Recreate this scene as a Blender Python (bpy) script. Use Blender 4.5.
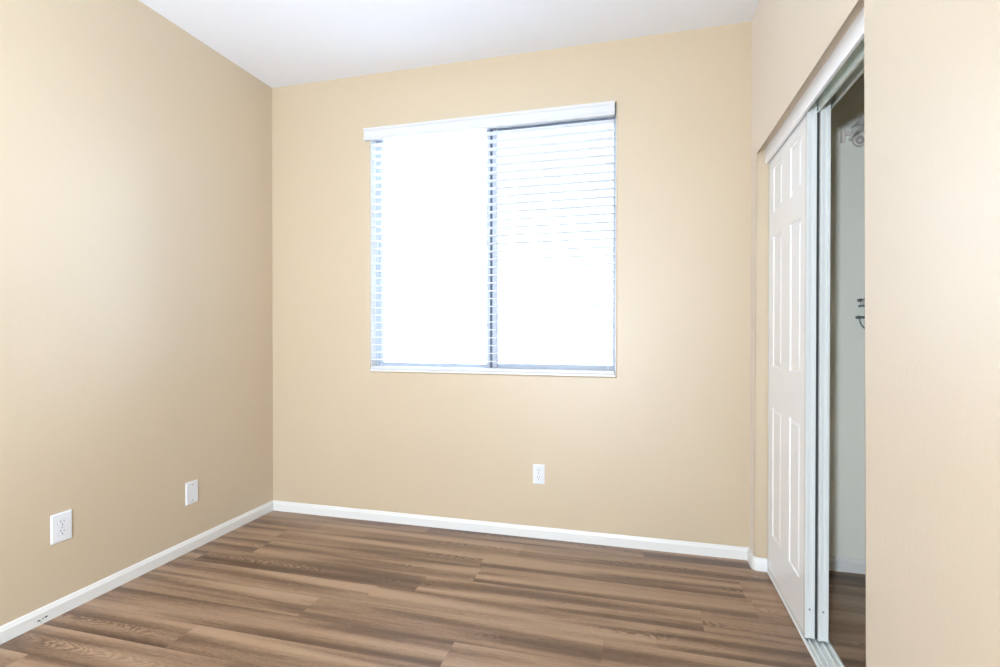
import bpy, bmesh, math, random
from mathutils import Vector, Matrix

for o in list(bpy.data.objects):
    bpy.data.objects.remove(o)
S = bpy.context.scene
C = S.collection

# ------------------------------------------------------------------ camera
CAMZ = 1.171
cd = bpy.data.cameras.new('camera')
cd.sensor_width = 36.0
cd.lens = 522.6 / 1000 * 36.0
cd.clip_start = 0.02
cam = bpy.data.objects.new('camera', cd)
C.objects.link(cam)
yaw, pitch, roll = 0.2615, -0.0063, 0.0007
cz, sz = math.cos(yaw), math.sin(yaw)
A = Matrix(((cz, sz, 0), (-sz, cz, 0), (0, 0, 1)))
cp, sp = math.cos(pitch), math.sin(pitch)
B = Matrix(((1, 0, 0), (0, cp, sp), (0, -sp, cp)))
cr, sr = math.cos(roll), math.sin(roll)
Rr = Matrix(((cr, 0, sr), (0, 1, 0), (-sr, 0, cr)))
Rm = Rr @ B @ A                       # rows: right, forward, up
right, fwd, up = Rm[0], Rm[1], Rm[2]
M3 = Matrix((right, up, -fwd)).transposed()
cam.matrix_world = Matrix.Translation((0, 0, CAMZ)) @ M3.to_4x4()
S.camera = cam

# ------------------------------------------------------------------ exposure, world, lights
S.view_settings.view_transform = 'Standard'
S.view_settings.look = 'None'
S.view_settings.gamma = 1.0
S.view_settings.use_curve_mapping = False
S.view_settings.exposure = 0.07
S.cycles.use_denoising = True
S.cycles.max_bounces = 16
S.cycles.diffuse_bounces = 10
S.cycles.transparent_max_bounces = 16
S.cycles.sample_clamp_indirect = 8.0

w = bpy.data.worlds.new('world')
S.world = w
w.use_nodes = True
bg = w.node_tree.nodes['Background']
bg.inputs['Color'].default_value = (0.72, 0.89, 1.15, 1)
bg.inputs['Strength'].default_value = 26.0


def area(name, loc, target, sx, sy, power, color=(1, 1, 1), portal=False):
    l = bpy.data.lights.new(name, 'AREA')
    l.shape = 'RECTANGLE'
    l.size, l.size_y = sx, sy
    l.energy = power
    l.color = color
    if portal:
        l.cycles.is_portal = True
    o = bpy.data.objects.new(name, l)
    C.objects.link(o)
    o.location = loc
    o.rotation_euler = (Vector(target) - Vector(loc)).to_track_quat('-Z', 'Y').to_euler()
    return o


area('window_portal', (-0.86, 3.12, 1.66), (-0.86, 0, 1.66), 1.6, 1.6, 1, portal=True)
area('photographer_flash', (-0.78, -1.9, 1.16), (-2.3, 2.3, 1.5), 0.20, 0.20, 158, (0.84, 0.955, 1.10))
area('ceiling_bounce_fill', (-0.85, 0.2, 1.9), (-0.9, 0.5, 2.74), 0.5, 0.5, 23, (0.72, 0.90, 1.14))  # added fill lamp, out of view, aimed up at the ceiling


# ------------------------------------------------------------------ materials
def mat(name, col, rough=0.5, spec=0.5, metal=0.0, bump=0.0, bscale=120.0, mottled=0.0):
    m = bpy.data.materials.new(name)
    m.use_nodes = True
    nt = m.node_tree
    b = nt.nodes['Principled BSDF']
    b.inputs['Base Color'].default_value = (*col, 1)
    b.inputs['Roughness'].default_value = rough
    b.inputs['Specular IOR Level'].default_value = spec
    b.inputs['Metallic'].default_value = metal
    tc = nt.nodes.new('ShaderNodeTexCoord')
    if bump:
        n = nt.nodes.new('ShaderNodeTexNoise')
        n.inputs['Scale'].default_value = bscale
        n.inputs['Detail'].default_value = 3
        nt.links.new(tc.outputs['Object'], n.inputs['Vector'])
        bp = nt.nodes.new('ShaderNodeBump')
        bp.inputs['Strength'].default_value = bump
        bp.inputs['Distance'].default_value = 0.002
        nt.links.new(n.outputs['Fac'], bp.inputs['Height'])
        nt.links.new(bp.outputs['Normal'], b.inputs['Normal'])
    if mottled:
        n2 = nt.nodes.new('ShaderNodeTexNoise')
        n2.inputs['Scale'].default_value = 3.0
        n2.inputs['Detail'].default_value = 4
        nt.links.new(tc.outputs['Object'], n2.inputs['Vector'])
        mx = nt.nodes.new('ShaderNodeMixRGB')
        mx.inputs[1].default_value = (*[c * (1 - mottled) for c in col], 1)
        mx.inputs[2].default_value = (*[min(1, c * (1 + mottled)) for c in col], 1)
        nt.links.new(n2.outputs['Fac'], mx.inputs[0])
        nt.links.new(mx.outputs[0], b.inputs['Base Color'])
    return m


WALL = (0.535, 0.43, 0.288)
M_wall = mat('tan_paint', WALL, 0.47, 1.0, bump=0.28, bscale=70, mottled=0.012)
for _n in M_wall.node_tree.nodes:
    if _n.type == 'BSDF_PRINCIPLED':
        _n.inputs['Sheen Weight'].default_value = 0.36
        _n.inputs['Sheen Roughness'].default_value = 0.5
M_ceil = mat('ceiling_paint', (0.82, 0.845, 0.89), 0.8, 0.3, bump=0.2, bscale=70)
M_closet = mat('closet_paint', (0.80, 0.80, 0.71), 0.5, 0.4, bump=0.2, bscale=70)
M_trim = mat('white_trim_paint', (0.72, 0.72, 0.69), 0.32, 0.5, mottled=0.01)
M_fascia = mat('bright_white_gloss_paint', (0.88, 0.90, 0.93), 0.35, 0.5)
M_door = mat('white_door_paint', (0.80, 0.81, 0.82), 0.35, 0.5, bump=0.05, bscale=200)
M_steel = mat('white_enamel_steel', (0.66, 0.69, 0.675), 0.28, 0.5)
M_track = mat('galvanised_track', (0.78, 0.86, 0.81), 0.4, 0.5)
M_blind = mat('white_faux_wood', (0.62, 0.63, 0.65), 0.4, 0.5)
M_slat = mat('bright_white_slat', (0.91, 0.915, 0.925), 0.45, 0.5)
M_cord = mat('white_cord', (0.7, 0.72, 0.76), 0.8)
M_vinyl = mat('grey_window_frame', (0.42, 0.46, 0.53), 0.4, 0.4)
M_sashstrip = mat('dark_blue_strip', (0.07, 0.085, 0.12), 0.6)
M_plate = mat('white_cover_plastic', (0.72, 0.74, 0.76), 0.3, 0.5)
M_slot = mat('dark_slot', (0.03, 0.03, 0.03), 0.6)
M_slotg = mat('grey_slot', (0.25, 0.25, 0.25), 0.6)
M_gapshade = mat('soft_grey_gap_shade', (0.52, 0.52, 0.52), 0.5)
M_screw = mat('painted_screw', (0.45, 0.44, 0.42), 0.4, metal=0.5)
M_wire = mat('vinyl_coated_wire', (0.55, 0.54, 0.52), 0.4)
M_wiredark = mat('grey_metal_hardware', (0.13, 0.15, 0.14), 0.4, metal=0.4)
M_plasticw = mat('closet_hardware_plastic', (0.72, 0.66, 0.60), 0.35)
M_socket = mat('shaded_socket_plastic', (0.40, 0.37, 0.34), 0.5)
M_wire2 = mat('grey_coated_wire', (0.22, 0.22, 0.21), 0.4)
M_block = mat('pale_block', (0.74, 0.72, 0.69), 0.9, bump=0.3, bscale=20)
M_ground = mat('pale_gravel', (0.55, 0.52, 0.47), 0.95, bump=0.5, bscale=30, mottled=0.1)

M_glass = bpy.data.materials.new('window_glass')
M_glass.use_nodes = True
nt = M_glass.node_tree
nt.nodes.clear()
out = nt.nodes.new('ShaderNodeOutputMaterial')
tr = nt.nodes.new('ShaderNodeBsdfTransparent')
gl = nt.nodes.new('ShaderNodeBsdfGlossy')
gl.inputs['Roughness'].default_value = 0.02
fr = nt.nodes.new('ShaderNodeFresnel')
fr.inputs['IOR'].default_value = 1.45
mx = nt.nodes.new('ShaderNodeMixShader')
tr.inputs['Color'].default_value = (0.95, 0.97, 0.97, 1)
nt.links.new(fr.outputs[0], mx.inputs[0])
nt.links.new(tr.outputs[0], mx.inputs[1])
nt.links.new(gl.outputs[0], mx.inputs[2])
nt.links.new(mx.outputs[0], out.inputs[0])

M_screen = bpy.data.materials.new('insect_screen')
M_screen.use_nodes = True
nt = M_screen.node_tree
nt.nodes.clear()
out = nt.nodes.new('ShaderNodeOutputMaterial')
tr = nt.nodes.new('ShaderNodeBsdfTransparent')
df = nt.nodes.new('ShaderNodeBsdfDiffuse')
df.inputs['Color'].default_value = (0.1, 0.1, 0.11, 1)
mx = nt.nodes.new('ShaderNodeMixShader')
mx.inputs[0].default_value = 0.64
nt.links.new(tr.outputs[0], mx.inputs[1])
nt.links.new(df.outputs[0], mx.inputs[2])
nt.links.new(mx.outputs[0], out.inputs[0])


def floor_material():
    m = bpy.data.materials.new('brown_oak_planks')
    m.use_nodes = True
    nt = m.node_tree
    N, L = nt.nodes, nt.links
    b = N['Principled BSDF']

    def math_(op, a, c=None, clamp=False):
        n = N.new('ShaderNodeMath')
        n.operation = op
        n.use_clamp = clamp
        for i, v in enumerate((a, c)):
            if v is None:
                continue
            if isinstance(v, (int, float)):
                n.inputs[i].default_value = v
            else:
                L.new(v, n.inputs[i])
        return n.outputs[0]

    def uv(name):
        n = N.new('ShaderNodeUVMap')
        n.uv_map = name
        s = N.new('ShaderNodeSeparateXYZ')
        L.new(n.outputs[0], s.inputs[0])
        return s.outputs[0], s.outputs[1]

    u, v = uv('plank')      # u metres along the plank, v 0..1 across it
    r1, r2 = uv('pick')

    def vec(x, y, z):
        c = N.new('ShaderNodeCombineXYZ')
        for i, q in enumerate((x, y, z)):
            if isinstance(q, (int, float)):
                c.inputs[i].default_value = q
            else:
                L.new(q, c.inputs[i])
        return c.outputs[0]

    def noise(vc, scale, detail=2, rough=0.5, dist=0.0):
        n = N.new('ShaderNodeTexNoise')
        n.inputs['Scale'].default_value = scale
        n.inputs['Detail'].default_value = detail
        n.inputs['Roughness'].default_value = rough
        n.inputs['Distortion'].default_value = dist
        L.new(vc, n.inputs['Vector'])
        return n.outputs['Fac']

    zz = math_('MULTIPLY', r1, 37.0)
    band = noise(vec(math_('MULTIPLY', u, 0.55), math_('MULTIPLY', v, 1.6), zz), 1.6, 0.8, 0.4, 0.3)
    streak = noise(vec(math_('MULTIPLY', u, 0.9), math_('MULTIPLY', v, 5.0), zz), 2.0, 1.5, 0.5, 0.2)
    # each plank a touch darker along one edge
    edge = math_('MULTIPLY', math_('SUBTRACT', 0.5, v), 0.12)
    bandv = math_('ADD', math_('ADD', band, edge), math_('MULTIPLY', math_('SUBTRACT', r2, 0.5), 0.11))
    bandv = math_('ADD', bandv, math_('MULTIPLY', math_('SUBTRACT', streak, 0.5), 0.16))
    fine = noise(vec(math_('MULTIPLY', u, 6.0), math_('MULTIPLY', v, 16.0), zz), 3.0, 4, 0.7)
    pores = noise(vec(math_('MULTIPLY', u, 30.0), math_('MULTIPLY', v, 45.0), zz), 2.0, 2, 0.6)
    # cathedral figure: nested arches along the plank where the gate noise is high
    wob = noise(vec(math_('MULTIPLY', u, 5.0), math_('MULTIPLY', v, 2.5), math_('ADD', zz, 9.0)), 2.0, 2.0, 0.5)
    dv = math_('SUBTRACT', v, 0.45)
    phase = math_('ADD', math_('MULTIPLY', u, 130.0), math_('MULTIPLY', math_('MULTIPLY', dv, dv), 330.0))
    phase = math_('ADD', phase, math_('MULTIPLY', wob, 26.0))
    rings = math_('SINE', phase)
    gate = noise(vec(math_('MULTIPLY', u, 1.5), math_('MULTIPLY', v, 0.6), math_('ADD', zz, 21.0)), 1.6, 1, 0.5)
    gate = math_('MULTIPLY', math_('SUBTRACT', gate, 0.52), 8.0, True)
    centre = math_('SUBTRACT', 1.0, math_('MULTIPLY', math_('ABSOLUTE', dv), 3.6), True)
    gc = math_('MULTIPLY', gate, centre)
    fac = math_('ADD', bandv, math_('MULTIPLY', math_('SUBTRACT', fine, 0.5), 0.36))
    fac = math_('ADD', fac, math_('MULTIPLY', math_('SUBTRACT', pores, 0.5), 0.30))
    fac = math_('ADD', fac, math_('MULTIPLY', math_('MULTIPLY', rings, gc), 0.13))
    fac = math_('ADD', fac, math_('MULTIPLY', gc, 0.06))
    cr_ = N.new('ShaderNodeValToRGB')
    e = cr_.color_ramp.elements
    e[0].position = 0.30
    e[0].color = (0.38, 0.25, 0.158, 1)
    e[1].position = 0.80
    e[1].color = (0.085, 0.042, 0.023, 1)
    k = e.new(0.49)
    k.color = (0.26, 0.160, 0.095, 1)
    k = e.new(0.62)
    k.color = (0.155, 0.089, 0.052, 1)
    L.new(fac, cr_.inputs[0])
    # dark hairline joints between planks
    ev = math_('GREATER_THAN', math_('ABSOLUTE', math_('SUBTRACT', v, 0.5)), 0.491)
    mx = N.new('ShaderNodeMixRGB')
    mx.blend_type = 'MULTIPLY'
    mx.inputs[2].default_value = (0.62, 0.58, 0.55, 1)
    L.new(math_('MULTIPLY', ev, 0.35), mx.inputs[0])
    L.new(cr_.outputs[0], mx.inputs[1])
    L.new(mx.outputs[0], b.inputs['Base Color'])
    b.inputs['Specular IOR Level'].default_value = 0.6
    L.new(math_('ADD', 0.33, math_('MULTIPLY', fine, 0.12)), b.inputs['Roughness'])
    bp = N.new('ShaderNodeBump')
    bp.inputs['Strength'].default_value = 0.25
    bp.inputs['Distance'].default_value = 0.0008
    L.new(pores, bp.inputs['Height'])
    L.new(bp.outputs[0], b.inputs['Normal'])
    return m


M_floor = floor_material()


# ------------------------------------------------------------------ helpers
def box(bm, x0, x1, y0, y1, z0, z1):
    r = bmesh.ops.create_cube(bm, size=1)
    for v in r['verts']:
        v.co = Vector(((x0 + x1) / 2 + v.co.x * (x1 - x0), (y0 + y1) / 2 + v.co.y * (y1 - y0),
                       (z0 + z1) / 2 + v.co.z * (z1 - z0)))
    return r['verts']


def bevel_all(bm, off, seg=2):
    bmesh.ops.bevel(bm, geom=list(bm.edges), offset=off, segments=seg, affect='EDGES', profile=0.5, clamp_overlap=True)


def tube(bm, pts, r, seg=8, closed=False):
    pts = [Vector(p) for p in pts]
    rings = []
    n = len(pts)
    for i, p in enumerate(pts):
        if closed:
            d = pts[(i + 1) % n] - pts[i - 1]
        else:
            d = pts[min(i + 1, n - 1)] - pts[max(i - 1, 0)]
        d.normalize()
        ref = Vector((0, 0, 1)) if abs(d.z) < 0.9 else Vector((1, 0, 0))
        a = d.cross(ref).normalized()
        b = d.cross(a).normalized()
        rings.append([bm.verts.new(p + r * (math.cos(t) * a + math.sin(t) * b))
                      for t in [2 * math.pi * k / seg for k in range(seg)]])
    m = n if closed else n - 1
    for i in range(m):
        A_, B_ = rings[i], rings[(i + 1) % n]
        for k in range(seg):
            bm.faces.new((A_[k], A_[(k + 1) % seg], B_[(k + 1) % seg], B_[k]))
    if not closed:
        bm.faces.new(rings[0][::-1])
        bm.faces.new(rings[-1])


def disc(bm, c, axis, r, h, seg=24):
    """short cylinder centred at c along axis ('X','Y','Z')"""
    rot = {'X': Matrix.Rotation(math.pi / 2, 4, 'Y'), 'Y': Matrix.Rotation(math.pi / 2, 4, 'X'),
           'Z': Matrix.Identity(4)}[axis]
    bmesh.ops.create_cone(bm, cap_ends=True, segments=seg, radius1=r, radius2=r, depth=h,
                          matrix=Matrix.Translation(c) @ rot)


def prism(bm, prof, axis, a0, a1):
    """closed 2-D outline extruded along an axis. prof: (p,q) pairs in the other two axes in XYZ order"""
    def P(p, q, a):
        return {'X': (a, p, q), 'Y': (p, a, q), 'Z': (p, q, a)}[axis]
    A_ = [bm.verts.new(P(p, q, a0)) for p, q in prof]
    B_ = [bm.verts.new(P(p, q, a1)) for p, q in prof]
    n = len(prof)
    for i in range(n):
        bm.faces.new((A_[i], A_[(i + 1) % n], B_[(i + 1) % n], B_[i]))
    bm.faces.new(A_[::-1])
    bm.faces.new(B_)


def obj(name, bm, m, parent=None, smooth=False, base=None):
    bmesh.ops.recalc_face_normals(bm, faces=bm.faces)
    me = bpy.data.meshes.new(name)
    if base is None and parent is not None:
        base = Vector(parent['_base'])
    if base is not None:
        bmesh.ops.translate(bm, vec=-Vector(base), verts=bm.verts)
    bm.to_mesh(me)
    bm.free()
    me.materials.append(m)
    if smooth:
        for p in me.polygons:
            p.use_smooth = True
    o = bpy.data.objects.new(name, me)
    C.objects.link(o)
    if parent is not None:
        o.parent = parent
    elif base is not None:
        o.location = base
    o['_base'] = list(base) if base is not None else [0, 0, 0]
    return o


def tag(o, label, cat, group=None):
    o['label'] = label
    o['category'] = cat
    if group:
        o['group'] = group
    return o


def thing(name, label, cat, base, group=None):
    o = bpy.data.objects.new(name, None)
    C.objects.link(o)
    o.empty_display_size = 0.05
    o.location = base
    o['_base'] = list(base)
    return tag(o, label, cat, group)


def struct(name, bm, m, parent=None, smooth=False, label=None, cat=None):
    o = obj(name, bm, m, parent, smooth)
    if parent is None:
        o['kind'] = 'structure'
    if label:
        tag(o, label, cat)
    return o


def smart_smooth(o, ang=40):
    me = o.data
    for p in me.polygons:
        p.use_smooth = True
    bm = bmesh.new()
    bm.from_mesh(me)
    for e in bm.edges:
        if len(e.link_faces) == 2 and e.calc_face_angle() > math.radians(ang):
            e.smooth = False
    bm.to_mesh(me)
    bm.free()


# ------------------------------------------------------------------ room dimensions
XL, XR, YB, YF, H = -2.3085, 0.544, 2.9025, -2.3, 2.74
TW = 0.13                                   # thickness of the closet wall
XC = XR + TW                                # closet side of that wall
XCB = 1.30                                  # closet back wall
YCE = 2.885                                 # closet far end wall
YCN = 0.95                                  # closet near end wall
OY0, OY1, OZ = 1.495, 2.786, 2.045          # closet opening
WX0, WX1, WZ0, WZ1 = -1.606, -0.126, 0.918, 2.408   # window opening
WT = 0.17

# ------------------------------------------------------------------ floor (planks drawn as faces of one mesh)
rng = random.Random(11)
bm = bmesh.new()
l1 = bm.loops.layers.uv.new('plank')
l2 = bm.loops.layers.uv.new('pick')
PW, PL = 0.1567, 1.22
X0, X1 = XL - 0.02, XCB + 0.02
seams = {0: -1.158, -1: -1.35, 1: 0.245, -3: -1.69, 4: -1.83, 3: -1.99, -2: -1.89, 2: -0.75, 5: -1.2}
k0 = int(math.floor((YF - 0.02 - 2.002) / PW))
for k in range(k0, 7):
    y0 = 2.002 + k * PW
    y1 = y0 + PW
    y0c, y1c = max(y0, YF - 0.02), min(y1, YB + 0.02)
    if y1c <= y0c:
        continue
    s = seams.get(k, rng.uniform(-2, -0.8))
    x = s - PL * math.ceil((s - X0) / PL)
    rowr = rng.random()
    while x < X1:
        a, b_ = max(x, X0), min(x + PL, X1)
        if b_ > a:
            vs = [bm.verts.new(p) for p in ((a, y0c, 0), (b_, y0c, 0), (b_, y1c, 0), (a, y1c, 0))]
            f = bm.faces.new(vs)
            r1, r2 = (rng.random() if rng.random() < 0.6 else rowr), rng.random()
            flip = False
            for lp, (px, py) in zip(f.loops, ((a, y0c), (b_, y0c), (b_, y1c), (a, y1c))):
                vv = (py - y0) / PW
                lp[l1].uv = (px + 10, 1 - vv if flip else vv)
                lp[l2].uv = (r1, r2)
        x += PL
fl = struct('floor', bm, M_floor, label='brown wood-look plank floor running across the room and into the closet', cat='floor')

# sub floor gives the floor its thickness
bm = bmesh.new()
box(bm, X0, X1, YF - 0.02, YB + 0.02, -0.12, -0.004)
struct('trim_1', bm, M_block)

# ------------------------------------------------------------------ ceiling, walls
bm = bmesh.new()
box(bm, XL - 0.12, XCB + 0.12, YF - 0.12, YB + WT, H, H + 0.1)
struct('ceiling', bm, M_ceil, label='plain white ceiling above the tan walls', cat='ceiling')

bm = bmesh.new()
box(bm, XL - 0.12, XL, YF - 0.12, YB + WT, 0, H)
struct('wall_left', bm, M_wall, label='plain tan painted wall left of the window', cat='wall')

bm = bmesh.new()
box(bm, XL, XR, YF - 0.12, YF, 0, H)
struct('wall_front', bm, M_ceil)


# window wall with a bullnosed opening
bm = bmesh.new()
ox = [(XL, 0), (XC, 0), (XC, H), (XL, H)]
ix = [(WX0, WZ0), (WX1, WZ0), (WX1, WZ1), (WX0, WZ1)]
fo = [bm.verts.new((x, YB, z)) for x, z in ox]
fi = [bm.verts.new((x, YB, z)) for x, z in ix]
bo = [bm.verts.new((x, YB + WT, z)) for x, z in ox]
bi = [bm.verts.new((x, YB + WT, z)) for x, z in ix]
for i in range(4):
    j = (i + 1) % 4
    bm.faces.new((fo[i], fo[j], fi[j], fi[i]))
    bm.faces.new((bo[j], bo[i], bi[i], bi[j]))
    bm.faces.new((fi[i], fi[j], bi[j], bi[i]))
    bm.faces.new((fo[j], fo[i], bo[i], bo[j]))
bm.edges.ensure_lookup_table()
ed = [e for e in bm.edges if all(v in fi for v in e.verts)]
bmesh.ops.bevel(bm, geom=ed, offset=0.014, segments=5, affect='EDGES', profile=0.5)
o = struct('wall_back', bm, M_wall, label='tan painted wall holding the window with the white blind', cat='wall')
smart_smooth(o, 30)

# closet wall: outline with the door opening notched out, bullnosed on the room side
bm = bmesh.new()
prof = [(YF, 0), (OY0, 0), (OY0, OZ), (OY1, OZ), (OY1, 0), (YB, 0), (YB, H), (YF, H)]
prism(bm, prof, 'X', XR, XC)
ed = []
for e in bm.edges:
    a, b_ = e.verts
    if abs(a.co.x - XR) < 1e-5 and abs(b_.co.x - XR) < 1e-5:
        mid = (a.co + b_.co) / 2
        if OY0 - 1e-4 <= mid.y <= OY1 + 1e-4 and mid.z > 0.01 and mid.z < OZ + 1e-4:
            ed.append(e)
bmesh.ops.bevel(bm, geom=ed, offset=0.02, segments=6, affect='EDGES', profile=0.5)
o = struct('wall_right', bm, M_wall, label='tan painted wall with the closet opening on the right', cat='wall')
smart_smooth(o, 30)

# closet shell
bm = bmesh.new()
box(bm, XC, XCB + 0.1, YCE, YB + WT, 0, H)
struct('wall_closet_end', bm, M_closet, label='pale grey far end wall inside the closet', cat='wall')
bm = bmesh.new()
box(bm, XCB, XCB + 0.1, YCN, YCE, 0, H)
struct('wall_closet_back', bm, M_closet)
bm = bmesh.new()
box(bm, XC, XCB + 0.1, YCN - 0.1, YCN, 0, H)
struct('wall_closet_near', bm, M_closet)


# ------------------------------------------------------------------ baseboards
BH, BT = 0.062, 0.013


def board_section(h=BH, t=BT):
    return [(0, 0), (t, 0), (t, h * 0.72), (t * 0.75, h * 0.82), (t * 0.55, h * 0.95), (t * 0.3, h), (0, h)]


def sweep_board(path, inward, name, **kw):
    """baseboard section swept along a floor path; inward gives offset normals per point"""
    bm = bmesh.new()
    sec = board_section()
    rings = []
    for (x, y), (nx, ny) in zip(path, inward):
        rings.append([bm.verts.new((x + nx * d, y + ny * d, z)) for d, z in sec])
    n = len(sec)
    for a, b_ in zip(rings[:-1], rings[1:]):
        for i in range(n):
            bm.faces.new((a[i], a[(i + 1) % n], b_[(i + 1) % n], b_[i]))
    bm.faces.new(rings[0][::-1])
    bm.faces.new(rings[-1])
    return struct(name, bm, M_trim, **kw)


o = sweep_board([(XL, YF), (XL, YB)], [(1, 0), (1, -1)], 'baseboard_left', label='white baseboard along the left wall with a small dark scuff', cat='baseboard')
# dark scuff on the left board near the camera
bm = bmesh.new()
for (sy, sz_, sw, sh) in ((1.520, 0.019, 0.012, 0.006), (1.534, 0.020, 0.008, 0.004), (1.546, 0.022, 0.014, 0.006),
                          (1.527, 0.012, 0.006, 0.003)):
    r = bmesh.ops.create_icosphere(bm, subdivisions=2, radius=0.5)
    for v in r['verts']:
        v.co = Vector((XL + BT + v.co.x * 0.001, sy + v.co.y * sw, sz_ + v.co.z * sh))
sc = obj('scuff_mark', bm, M_slot, parent=o)
sc['label'] = 'dark chipped scuff'
sweep_board([(XL, YB), (XR, YB)], [(1, -1), (-1, -1)], 'baseboard_back', label='white baseboard under the window wall', cat='baseboard')
# right: along the closet wall stub and round the bullnose into the jamb
path = [(XR, YB)]
nor = [(-1, -1)]
R_ = 0.02
for i in range(9):
    a = math.pi / 2 * i / 8
    path.append((XR + R_ - R_ * math.cos(a), OY1 + R_ - R_ * math.sin(a)))
    nor.append((-math.cos(a), -math.sin(a)))
path.append((0.600, OY1))
nor.append((0, -1))
o = sweep_board(path, nor, 'baseboard_right', label='short white baseboard wrapping the rounded closet jamb', cat='baseboard')
smart_smooth(o, 35)
bm = bmesh.new()
prism(bm, [(YF, 0), (YF, BH), (OY0 - 0.02, BH), (OY0 - 0.02, 0)], 'X', XR - BT, XR)
struct('baseboard_near', bm, M_trim)
bm = bmesh.new()
prism(bm, [(YCE - d, z) for d, z in board_section(0.066)], 'X', XC, XCB)
struct('baseboard_closet', bm, M_trim, label='white baseboard at the closet end wall', cat='baseboard')

# ------------------------------------------------------------------ window frame, sashes, glass (structure)
wb = bpy.data.objects.new('window_1', None)
C.objects.link(wb)
wb.location = (-0.86, YB + 0.1, WZ0)
wb['_base'] = list(wb.location)
wb['kind'] = 'structure'
tag(wb, 'two-pane sliding window with grey frame behind the white blind', 'window')
FY0, FY1 = 2.972, 3.04


def ring_frame(bm, x0, x1, z0, z1, wd, y0, y1, rt=None):
    bt = wd
    rt = rt or wd
    box(bm, x0, x0 + wd, y0, y1, z0, z1)
    box(bm, x1 - rt, x1, y0, y1, z0, z1)
    box(bm, x0 + wd, x1 - rt, y0, y1, z0, z0 + bt)
    box(bm, x0 + wd, x1 - rt, y0, y1, z1 - wd, z1)


bm = bmesh.new()
ring_frame(bm, WX0, WX1, WZ0, WZ1, 0.028, FY0, FY1, 0.013)
# thin inner stop
ring_frame(bm, WX0 + 0.028, WX1 - 0.013, WZ0 + 0.028, WZ1 - 0.028, 0.004, FY0 + 0.03, FY1)
obj('window_frame', bm, M_vinyl, wb)
# fixed right sash (outer) and sliding left sash (inner)
bm = bmesh.new()
ring_frame(bm, -0.885, WX1 - 0.014, WZ0 + 0.03, WZ1 - 0.03, 0.022, FY0 + 0.034, FY0 + 0.06, 0.007)
box(bm, -0.842, -0.818, FY0 + 0.002, FY0 + 0.034, WZ0 + 0.03, WZ1 - 0.03)
s1 = obj('window_sash', bm, M_vinyl, wb)
bm = bmesh.new()
ring_frame(bm, WX0 + 0.03, -0.858, WZ0 + 0.03, WZ1 - 0.03, 0.022, FY0 + 0.004, FY0 + 0.03)
s2 = obj('window_sash', bm, M_vinyl, wb)
bm = bmesh.new()
box(bm, -0.858, -0.842, FY0 + 0.008, FY0 + 0.02, WZ0 + 0.03, WZ1 - 0.03)  # dark blue strip filling the gap between the sashes
g = obj('sash_strip', bm, M_sashstrip, wb)
g['label'] = 'dark vertical strip between the sashes'
bm = bmesh.new()
box(bm, -0.864, WX1 - 0.02, FY0 + 0.045, FY0 + 0.049, WZ0 + 0.05, WZ1 - 0.05)
obj('glass_pane', bm, M_glass, s1)
bm = bmesh.new()
box(bm, WX0 + 0.05, -0.878, FY0 + 0.015, FY0 + 0.019, WZ0 + 0.05, WZ1 - 0.05)
obj('glass_pane', bm, M_glass, s2)
bm = bmesh.new()
box(bm, -0.83, WX1 - 0.014, FY1 + 0.006, FY1 + 0.0065, WZ0 + 0.03, WZ1 - 0.03)
obj('insect_screen', bm, M_screen, wb)
for lx, lz in ((-0.890, 2.045), (-0.890, 1.208)):
    bm = bmesh.new()
    box(bm, lx - 0.012, lx + 0.006, FY0 - 0.006, FY0 + 0.006, lz - 0.012, lz + 0.012)
    bevel_all(bm, 0.002)
    obj('sash_latch', bm, M_vinyl, wb)

# white returns lining the sides and head of the opening
bm = bmesh.new()
box(bm, WX0, WX0 + 0.003, YB + 0.012, FY0, WZ0 + 0.012, WZ1)
struct('trim_4', bm, M_trim)
bm = bmesh.new()
box(bm, WX1 - 0.003, WX1, YB + 0.016, FY0, WZ0 + 0.012, WZ1)
struct('trim_5', bm, M_trim)

# white sill board lying in the opening
bm = bmesh.new()
box(bm, WX0 + 0.001, WX1 - 0.001, YB - 0.006, FY0, WZ0, WZ0 + 0.012)
bmesh.ops.bevel(bm, geom=[e for e in bm.edges], offset=0.002, segments=2, affect='EDGES')
struct('trim_2', bm, M_trim, label='thin white sill board at the bottom of the window', cat='window sill')

# ------------------------------------------------------------------ venetian blind
bt = thing('window_blind', 'white horizontal slat blind with valance hanging in the window', 'blind',
           (-0.86, YB + 0.03, WZ0 + 0.012))
BX0, BX1 = WX0 + 0.006, -0.136
BYC = 2.934
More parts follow.
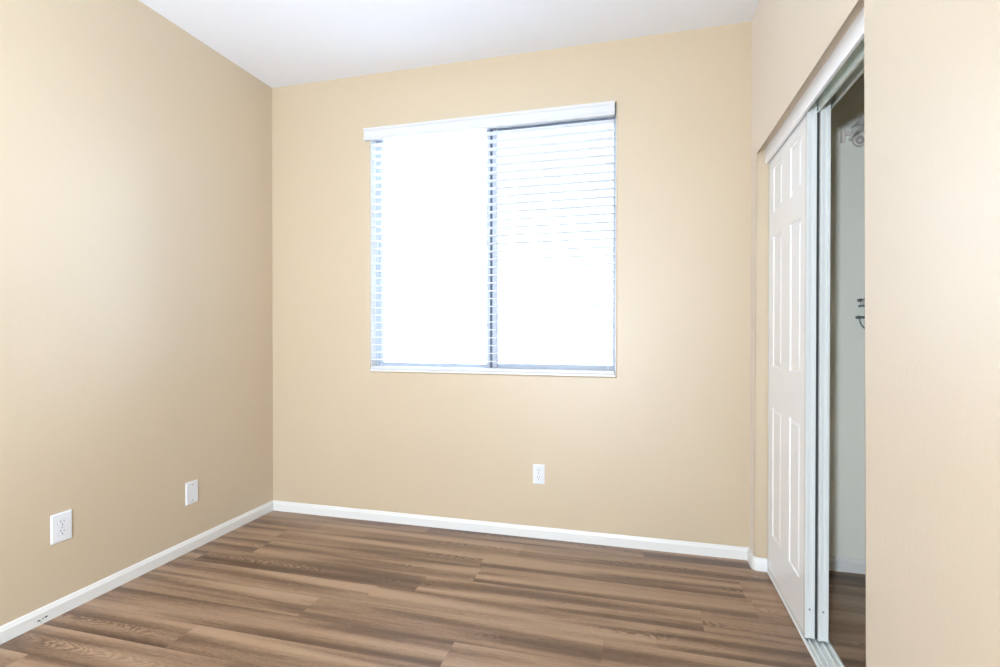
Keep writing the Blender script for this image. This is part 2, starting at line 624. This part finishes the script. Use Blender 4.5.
# valance with a stepped profile and short returns
bm = bmesh.new()
VX0, VX1, VZ0, VZ1 = -1.630, -0.133, 2.327, 2.399
vp = [(2.884, VZ0), (2.872, VZ0), (2.869, VZ0 + 0.004), (2.869, VZ0 + 0.014), (2.874, VZ0 + 0.020), (2.874, VZ1 - 0.016),
      (2.869, VZ1 - 0.012), (2.866, VZ1 - 0.006), (2.866, VZ1), (2.884, VZ1)]
prism(bm, vp, 'X', VX0, VX1)
va = obj('valance', bm, M_blind, bt)
bm = bmesh.new()
box(bm, BX0 + 0.004, BX1 - 0.002, 2.905, 2.962, 2.350, 2.400)
bevel_all(bm, 0.003)
obj('headrail', bm, M_blind, bt)
PITCH = 0.0457
z = 2.2705
zs = []
while z > 0.965:
    zs.append(z)
    z -= PITCH
first = None
for z in [2.2705 + PITCH] + zs:
    if first is None:
        bm = bmesh.new()
        n = 6
        prof = []
        for i in range(n + 1):
            t = -1 + 2 * i / n
            prof.append((BYC + 0.0245 * t, z + 0.0016 * (1 - t * t)))
        prof2 = [(a, b_ - 0.0028) for a, b_ in prof][::-1]
        prism(bm, prof + prof2, 'X', BX0, BX1)
        first = obj('slat', bm, M_slat, bt)
        smart_smooth(first, 50)
        fz = z
    else:
        c = first.copy()
        C.objects.link(c)
        c.parent = bt
        c.location = (0, 0, z - fz)
# bottom rail
bm = bmesh.new()
box(bm, BX0, BX1 + 0.003, BYC - 0.026, BYC + 0.026, WZ0 + 0.0125, WZ0 + 0.032)
bevel_all(bm, 0.003)
obj('bottom_rail', bm, M_blind, bt)
for lx in (-1.530, -0.800, -0.170):
    bm = bmesh.new()
    for yy in (BYC - 0.0262, BYC + 0.0262):
        tube(bm, [(lx, yy, 2.352), (lx, yy, WZ0 + 0.03)], 0.0007, 5)
    tube(bm, [(lx + 0.008, BYC - 0.0275, 2.352), (lx + 0.008, BYC - 0.0275, WZ0 + 0.03)], 0.0006, 5)
    for z in zs:
        box(bm, lx - 0.0005, lx + 0.0005, BYC - 0.026, BYC + 0.026, z - 0.0037, z - 0.0029)
    obj('ladder_cord', bm, M_cord, bt)
bm = bmesh.new()
tube(bm, [(-0.150, 2.901, 2.34), (-0.150, 2.901, 1.06)], 0.0011, 6)
bmesh.ops.create_cone(bm, cap_ends=True, segments=12, radius1=0.006, radius2=0.002, depth=0.028,
                      matrix=Matrix.Translation((-0.150, 2.901, 1.046)))
obj('lift_cord', bm, M_cord, bt)

# ------------------------------------------------------------------ closet header fascia and tracks
bm = bmesh.new()
prism(bm, [(0.586, 1.980), (0.596, 1.980), (0.596, OZ), (0.583, OZ), (0.583, 2.000), (0.584, 1.984)], 'Y', OY0 + 0.001, OY1 - 0.001)
struct('trim_3', bm, M_fascia, label='long white fascia board across the top of the closet opening', cat='trim')

tt = thing('upper_door_track', 'pale metal double track under the closet header behind the white fascia', 'track',
           (0.65, 2.16, 1.98))
bm = bmesh.new()
ya, yb_ = OY0 + 0.002, OY1 - 0.002
box(bm, 0.597, 0.700, ya, yb_, OZ - 0.004, OZ)
obj('top_plate', bm, M_track, tt)
bm = bmesh.new()
prism(bm, [(0.6385, OZ - 0.004), (0.6385, 1.983), (0.632, 1.983), (0.632, 1.981), (0.6405, 1.981), (0.6405, OZ - 0.004)], 'Y', ya, yb_)
obj('centre_fin', bm, M_track, tt)
bm = bmesh.new()
prism(bm, [(0.694, OZ - 0.004), (0.694, 2.010), (0.688, 2.010), (0.688, 2.006), (0.697, 2.006), (0.697, OZ - 0.004)], 'Y', ya, yb_)
obj('rear_flange', bm, M_steel, tt)

tb = thing('floor_door_track', 'low white ribbed metal track on the floor under the closet doors', 'track', (0.645, 2.16, 0))
bm = bmesh.new()
tp = [(0.598, 0.0), (0.598, 0.003), (0.603, 0.0085), (0.607, 0.0085), (0.609, 0.003), (0.616, 0.003), (0.617, 0.011),
      (0.619, 0.011), (0.620, 0.003), (0.637, 0.003), (0.639, 0.0075), (0.643, 0.0075), (0.645, 0.003), (0.659, 0.003),
      (0.660, 0.011), (0.662, 0.011), (0.663, 0.003), (0.678, 0.003), (0.681, 0.0085), (0.686, 0.0085), (0.692, 0.003),
      (0.692, 0.0)]
prism(bm, tp, 'Y', ya, yb_)
obj('track_rail', bm, M_steel, tb)


# ------------------------------------------------------------------ six-panel sliding doors
def make_door(name, label, x0, y0, y1, gap_shade=False):
    xf, xb = x0, x0 + 0.033
    root = bpy.data.objects.new(name, None)
    C.objects.link(root)
    root.location = (x0 + 0.016, (y0 + y1) / 2, 0.014)
    root['_base'] = list(root.location)
    root['kind'] = 'structure'
    tag(root, label, 'door')
    ed = 0.014
    zb, zt = 0.017, 2.018
    ys = [y0 + ed, y0 + 0.080, y0 + 0.228, y0 + 0.362, y0 + 0.512, y1 - ed]
    zsd = [zb, 0.205, 0.812, 1.002, 1.612, 1.722, 1.930, zt]
    bm = bmesh.new()
    grid = {}
    for i, y in enumerate(ys):
        for j, z in enumerate(zsd):
            grid[i, j] = bm.verts.new((xf + 0.0015, y, z))
    panels = []
    for i in range(5):
        for j in range(7):
            f = bm.faces.new((grid[i, j], grid[i, j + 1], grid[i + 1, j + 1], grid[i + 1, j]))
            if i in (1, 3) and j in (1, 3, 5):
                panels.append(f)
    # back and rim
    c = [(0, 0), (5, 0), (5, 7), (0, 7)]
    back = [bm.verts.new((xb - 0.0015, grid[q].co.y, grid[q].co.z)) for q in c]
    bm.faces.new(back)
    rim = [[grid[i, 0] for i in range(6)], [grid[5, j] for j in range(8)], [grid[i, 7] for i in range(5, -1, -1)],
           [grid[0, j] for j in range(7, -1, -1)]]
    for s_, run in enumerate(rim):
        bm.faces.new(run + [back[(s_ + 1) % 4], back[s_]])
    bm.normal_update()
    for f in panels:
        if f.normal.x > 0:
            f.normal_flip()
    bm.normal_update()
    bmesh.ops.inset_individual(bm, faces=panels, thickness=0.007, depth=-0.005)
    bmesh.ops.inset_individual(bm, faces=panels, thickness=0.007, depth=0.0)
    bmesh.ops.inset_individual(bm, faces=panels, thickness=0.016, depth=0.0045)
    obj('door_panel', bm, M_door, root)
    # steel edge channels top to bottom on both vertical edges, ribbed
    for (ya_, s) in ((y0, 1), (y1, -1)):
        bm = bmesh.new()
        pr = [(xf, ya_ + s * 0.020), (xf, ya_), (xf + 0.010, ya_), (xf + 0.0115, ya_ + s * 0.003), (xf + 0.0215, ya_ + s * 0.003),
              (xf + 0.023, ya_), (xb, ya_), (xb, ya_ + s * 0.020), (xb - 0.0012, ya_ + s * 0.020), (xb - 0.0012, ya_ + s * 0.0135),
              (xf + 0.0012, ya_ + s * 0.0135), (xf + 0.0012, ya_ + s * 0.020)]
        prism(bm, pr, 'Z', zb, zt)
        obj('edge_channel', bm, M_steel, root)
    bm = bmesh.new()
    box(bm, xf, xb, y0 + ed, y1 - ed, zb - 0.003, zb + 0.012)
    obj('bottom_rail', bm, M_steel, root)
    # guide shoe and a screw in the near edge
    for yy in (y0 + 0.02, y1 - 0.02):
        bm = bmesh.new()
        box(bm, xf + 0.0165 - 0.004, xf + 0.0165 + 0.004, yy - 0.012, yy + 0.012, zb - 0.013, zb)
        # two little feet straddling the rib
        obj('guide_shoe', bm, M_slotg, root)
    if gap_shade:
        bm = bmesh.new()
        box(bm, xb, xb + 0.0085, y0 + 0.001, y0 + 0.010, zb, zt - 0.02)  # black strip put in for the shadow gap between the two doors
        p_ = obj('door_gap_shade', bm, M_slot, root)
        p_['label'] = 'dark strip standing in for the shadow between the doors'
    bm = bmesh.new()
    disc(bm, (xf + 0.0165, y0 + 0.002, 0.125), 'Y', 0.0035, 0.003, 12)
    s_ = obj('screw', bm, M_slotg, root)
    s_['label'] = 'small dark screw'
    return root


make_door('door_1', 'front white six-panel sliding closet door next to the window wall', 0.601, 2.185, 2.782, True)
make_door('door_2', 'rear sliding closet door, only its white metal edge showing behind the front door', 0.6435, 2.175, 2.782)


# ------------------------------------------------------------------ cover plates
def plate_bm(w, h, t):
    """cover plate built facing -Y around the origin"""
    bm = bmesh.new()
    vs = box(bm, -w / 2, w / 2, -t, 0, -h / 2, h / 2)
    front = [e for e in bm.edges if all(abs(v.co.y + t) < 1e-6 for v in e.verts)]
    bmesh.ops.bevel(bm, geom=front, offset=t * 0.8, segments=3, affect='EDGES')
    return bm


def place(o, M):
    o.matrix_local = M


def make_outlet(name, label, loc, rz, w, h):
    t = thing(name, label, 'outlet', loc, 'duplex power outlets low on the walls')
    t.rotation_euler = (0, 0, rz)
    T = 0.006

    def part(nm, bm, m, par=None):
        me_parent = par or t
        o = obj(nm, bm, m, None, base=(0, 0, 0))
        o.parent = me_parent
        return o
    part('cover_plate', plate_bm(w, h, T), M_plate)
    for s in (1, -1):
        cz_ = s * 0.0195
        bm = bmesh.new()
        # rounded receptacle face: circle clipped flat top and bottom
        prof = []
        for k in range(32):
            a = 2 * math.pi * k / 32
            prof.append((0.0172 * math.cos(a), cz_ + max(-0.0142, min(0.0142, 0.0172 * math.sin(a)))))
        prism(bm, prof, 'Y', -T - 0.0018, -T + 0.001)
        r = part('receptacle', bm, M_plate)
        bm = bmesh.new()
        box(bm, -0.0075, -0.0050, -T - 0.0021, -T - 0.0015, cz_ + 0.0005, cz_ + 0.0095)
        box(bm, 0.0052, 0.0073, -T - 0.0021, -T - 0.0015, cz_ + 0.0015, cz_ + 0.0085)
        disc(bm, (0, -T - 0.0018, cz_ - 0.0075), 'Y', 0.0027, 0.0006, 14)
        part('socket_slots', bm, M_slot, r)
        # shadow gap round the face, drawn as a grey ring
        bm = bmesh.new()
        tube(bm, [(p[0] * 1.03, -T - 0.0001, cz_ + (p[1] - cz_) * 1.03) for p in prof], 0.0007, 5, closed=True)
        part('receptacle_gap_shade', bm, M_gapshade, r)
    bm = bmesh.new()
    disc(bm, (0, -T - 0.0004, 0), 'Y', 0.003, 0.0016, 14)
    part('screw', bm, M_screw)
    return t


make_outlet('electrical_outlet', 'white duplex outlet low on the left wall, nearest the viewer', (XL, 1.6125, 0.357), math.pi / 2, 0.083, 0.121)
make_outlet('electrical_outlet', 'white duplex outlet on the wall below the window', (-0.5495, YB, 0.359), 0, 0.066, 0.110)

t = thing('blank_wall_plate', 'plain white wall plate with two screws, on the left wall near the corner', 'wall plate', (XL, 2.263, 0.305))
t.rotation_euler = (0, 0, math.pi / 2)
o = obj('cover_plate', plate_bm(0.080, 0.120, 0.006), M_plate, None, base=(0, 0, 0))
o.parent = t
for zz in (0.041, -0.041):
    bm = bmesh.new()
    disc(bm, (0, -0.0066, zz), 'Y', 0.0038, 0.0018, 14)
    o = obj('screw', bm, M_screw, None, base=(0, 0, 0))
    o.parent = t


# ------------------------------------------------------------------ wire shelves and rod in the closet
def wire_shelf(name, label, xf, zt, lip, y0, y1, m):
    t = thing(name, label, 'shelf', (XCB, (y0 + y1) / 2, zt), None)
    bm = bmesh.new()
    for x, z in ((xf, zt), (xf, zt - lip), ((xf + XCB) / 2, zt - 0.004), (XCB - 0.006, zt - 0.004)):
        tube(bm, [(x, y0, z), (x, y1, z)], 0.0035, 8)
    obj('long_wires', bm, m, t)
    bm = bmesh.new()
    y = y1 - 0.012
    while y > y0:
        tube(bm, [(xf - 0.003, y, zt - lip - 0.003), (xf - 0.003, y, zt), (xf + 0.003, y, zt + 0.003), (XCB - 0.004, y, zt + 0.001)], 0.0016, 5)
        y -= 0.0254
    o = obj('cross_wires', bm, m, t)
    o['kind'] = 'stuff'
    return t


ts = wire_shelf('wire_shelf', 'upper wire shelf high in the closet with a round rod socket at its end', 0.985, 2.150, 0.045, YCN + 0.01, YCE - 0.004, M_wire)
bm = bmesh.new()     # end bracket on the end wall
box(bm, 0.938, 0.955, YCE - 0.020, YCE, 2.078, 2.140)
box(bm, 0.955, 0.990, YCE - 0.016, YCE, 2.112, 2.128)
bevel_all(bm, 0.003)
tube(bm, [(0.972, YCE - 0.02, 2.085), (0.990, YCE - 0.022, 2.120), (1.004, YCE - 0.020, 2.122), (1.012, YCE - 0.018, 2.112)], 0.006, 8)
obj('end_bracket', bm, M_plasticw, ts)
bm = bmesh.new()     # empty socket for a hanging rod
RX, RZ = 1.018, 2.084
tube(bm, [(RX + 0.024 * math.cos(a), YCE - 0.014, RZ + 0.024 * math.sin(a)) for a in [2 * math.pi * k / 28 for k in range(28)]], 0.0045, 8, closed=True)
disc(bm, (RX, YCE - 0.009, RZ), 'Y', 0.007, 0.004, 14)
rs = obj('rod_socket', bm, M_plasticw, ts)
bm = bmesh.new()
disc(bm, (RX, YCE - 0.004, RZ), 'Y', 0.029, 0.007, 28)
so = obj('socket_back', bm, M_socket, rs)
so['label'] = 'darker round socket back'

tl = wire_shelf('wire_shelf', 'lower wire shelf at chest height in the closet', 1.026, 1.318, 0.028, YCN + 0.01, YCE - 0.004, M_wire2)
bm = bmesh.new()
box(bm, 1.018, 1.06, YCE - 0.016, YCE, 1.284, 1.292)
disc(bm, (1.020, YCE - 0.012, 1.316), 'Y', 0.008, 0.022, 16)
obj('end_bracket', bm, M_wiredark, tl)
bm = bmesh.new()     # rod hook: flat bar with a curved cradle hanging from it
hk = thing('rod_hook', 'dark metal rod cradle below the lower closet shelf', 'hook', (1.05, YCE, 1.236))
box(bm, 1.012, 1.120, YCE - 0.020, YCE, 1.228, 1.240)
disc(bm, (1.014, YCE - 0.012, 1.234), 'Y', 0.0085, 0.022, 16)
pts = []
for k in range(17):
    a = math.pi + math.pi * k / 16
    pts.append((1.068 + 0.048 * math.cos(a), YCE - 0.012, 1.228 + 0.055 * math.sin(a)))
tube(bm, pts, 0.0035, 8)
obj('cradle', bm, M_wiredark, hk)

# ------------------------------------------------------------------ outside the window
bm = bmesh.new()
box(bm, -40, 40, YB + WT + 0.02, 60, -0.3, -0.1)
o = struct('ground', bm, M_ground)
bm = bmesh.new()
box(bm, -25, 20, 12.9, 13.1, -0.1, 1.76)
o = obj('garden_wall', bm, M_block)
tag(o, 'pale block wall faintly seen through the blind outside', 'garden wall')
bm = bmesh.new()
box(bm, -25, 20, 12.87, 13.13, 1.76, 1.82)
o2 = obj('wall_cap', bm, M_block)
o2.parent = o

for o in bpy.data.objects:
    if '_base' in o:
        del o['_base']
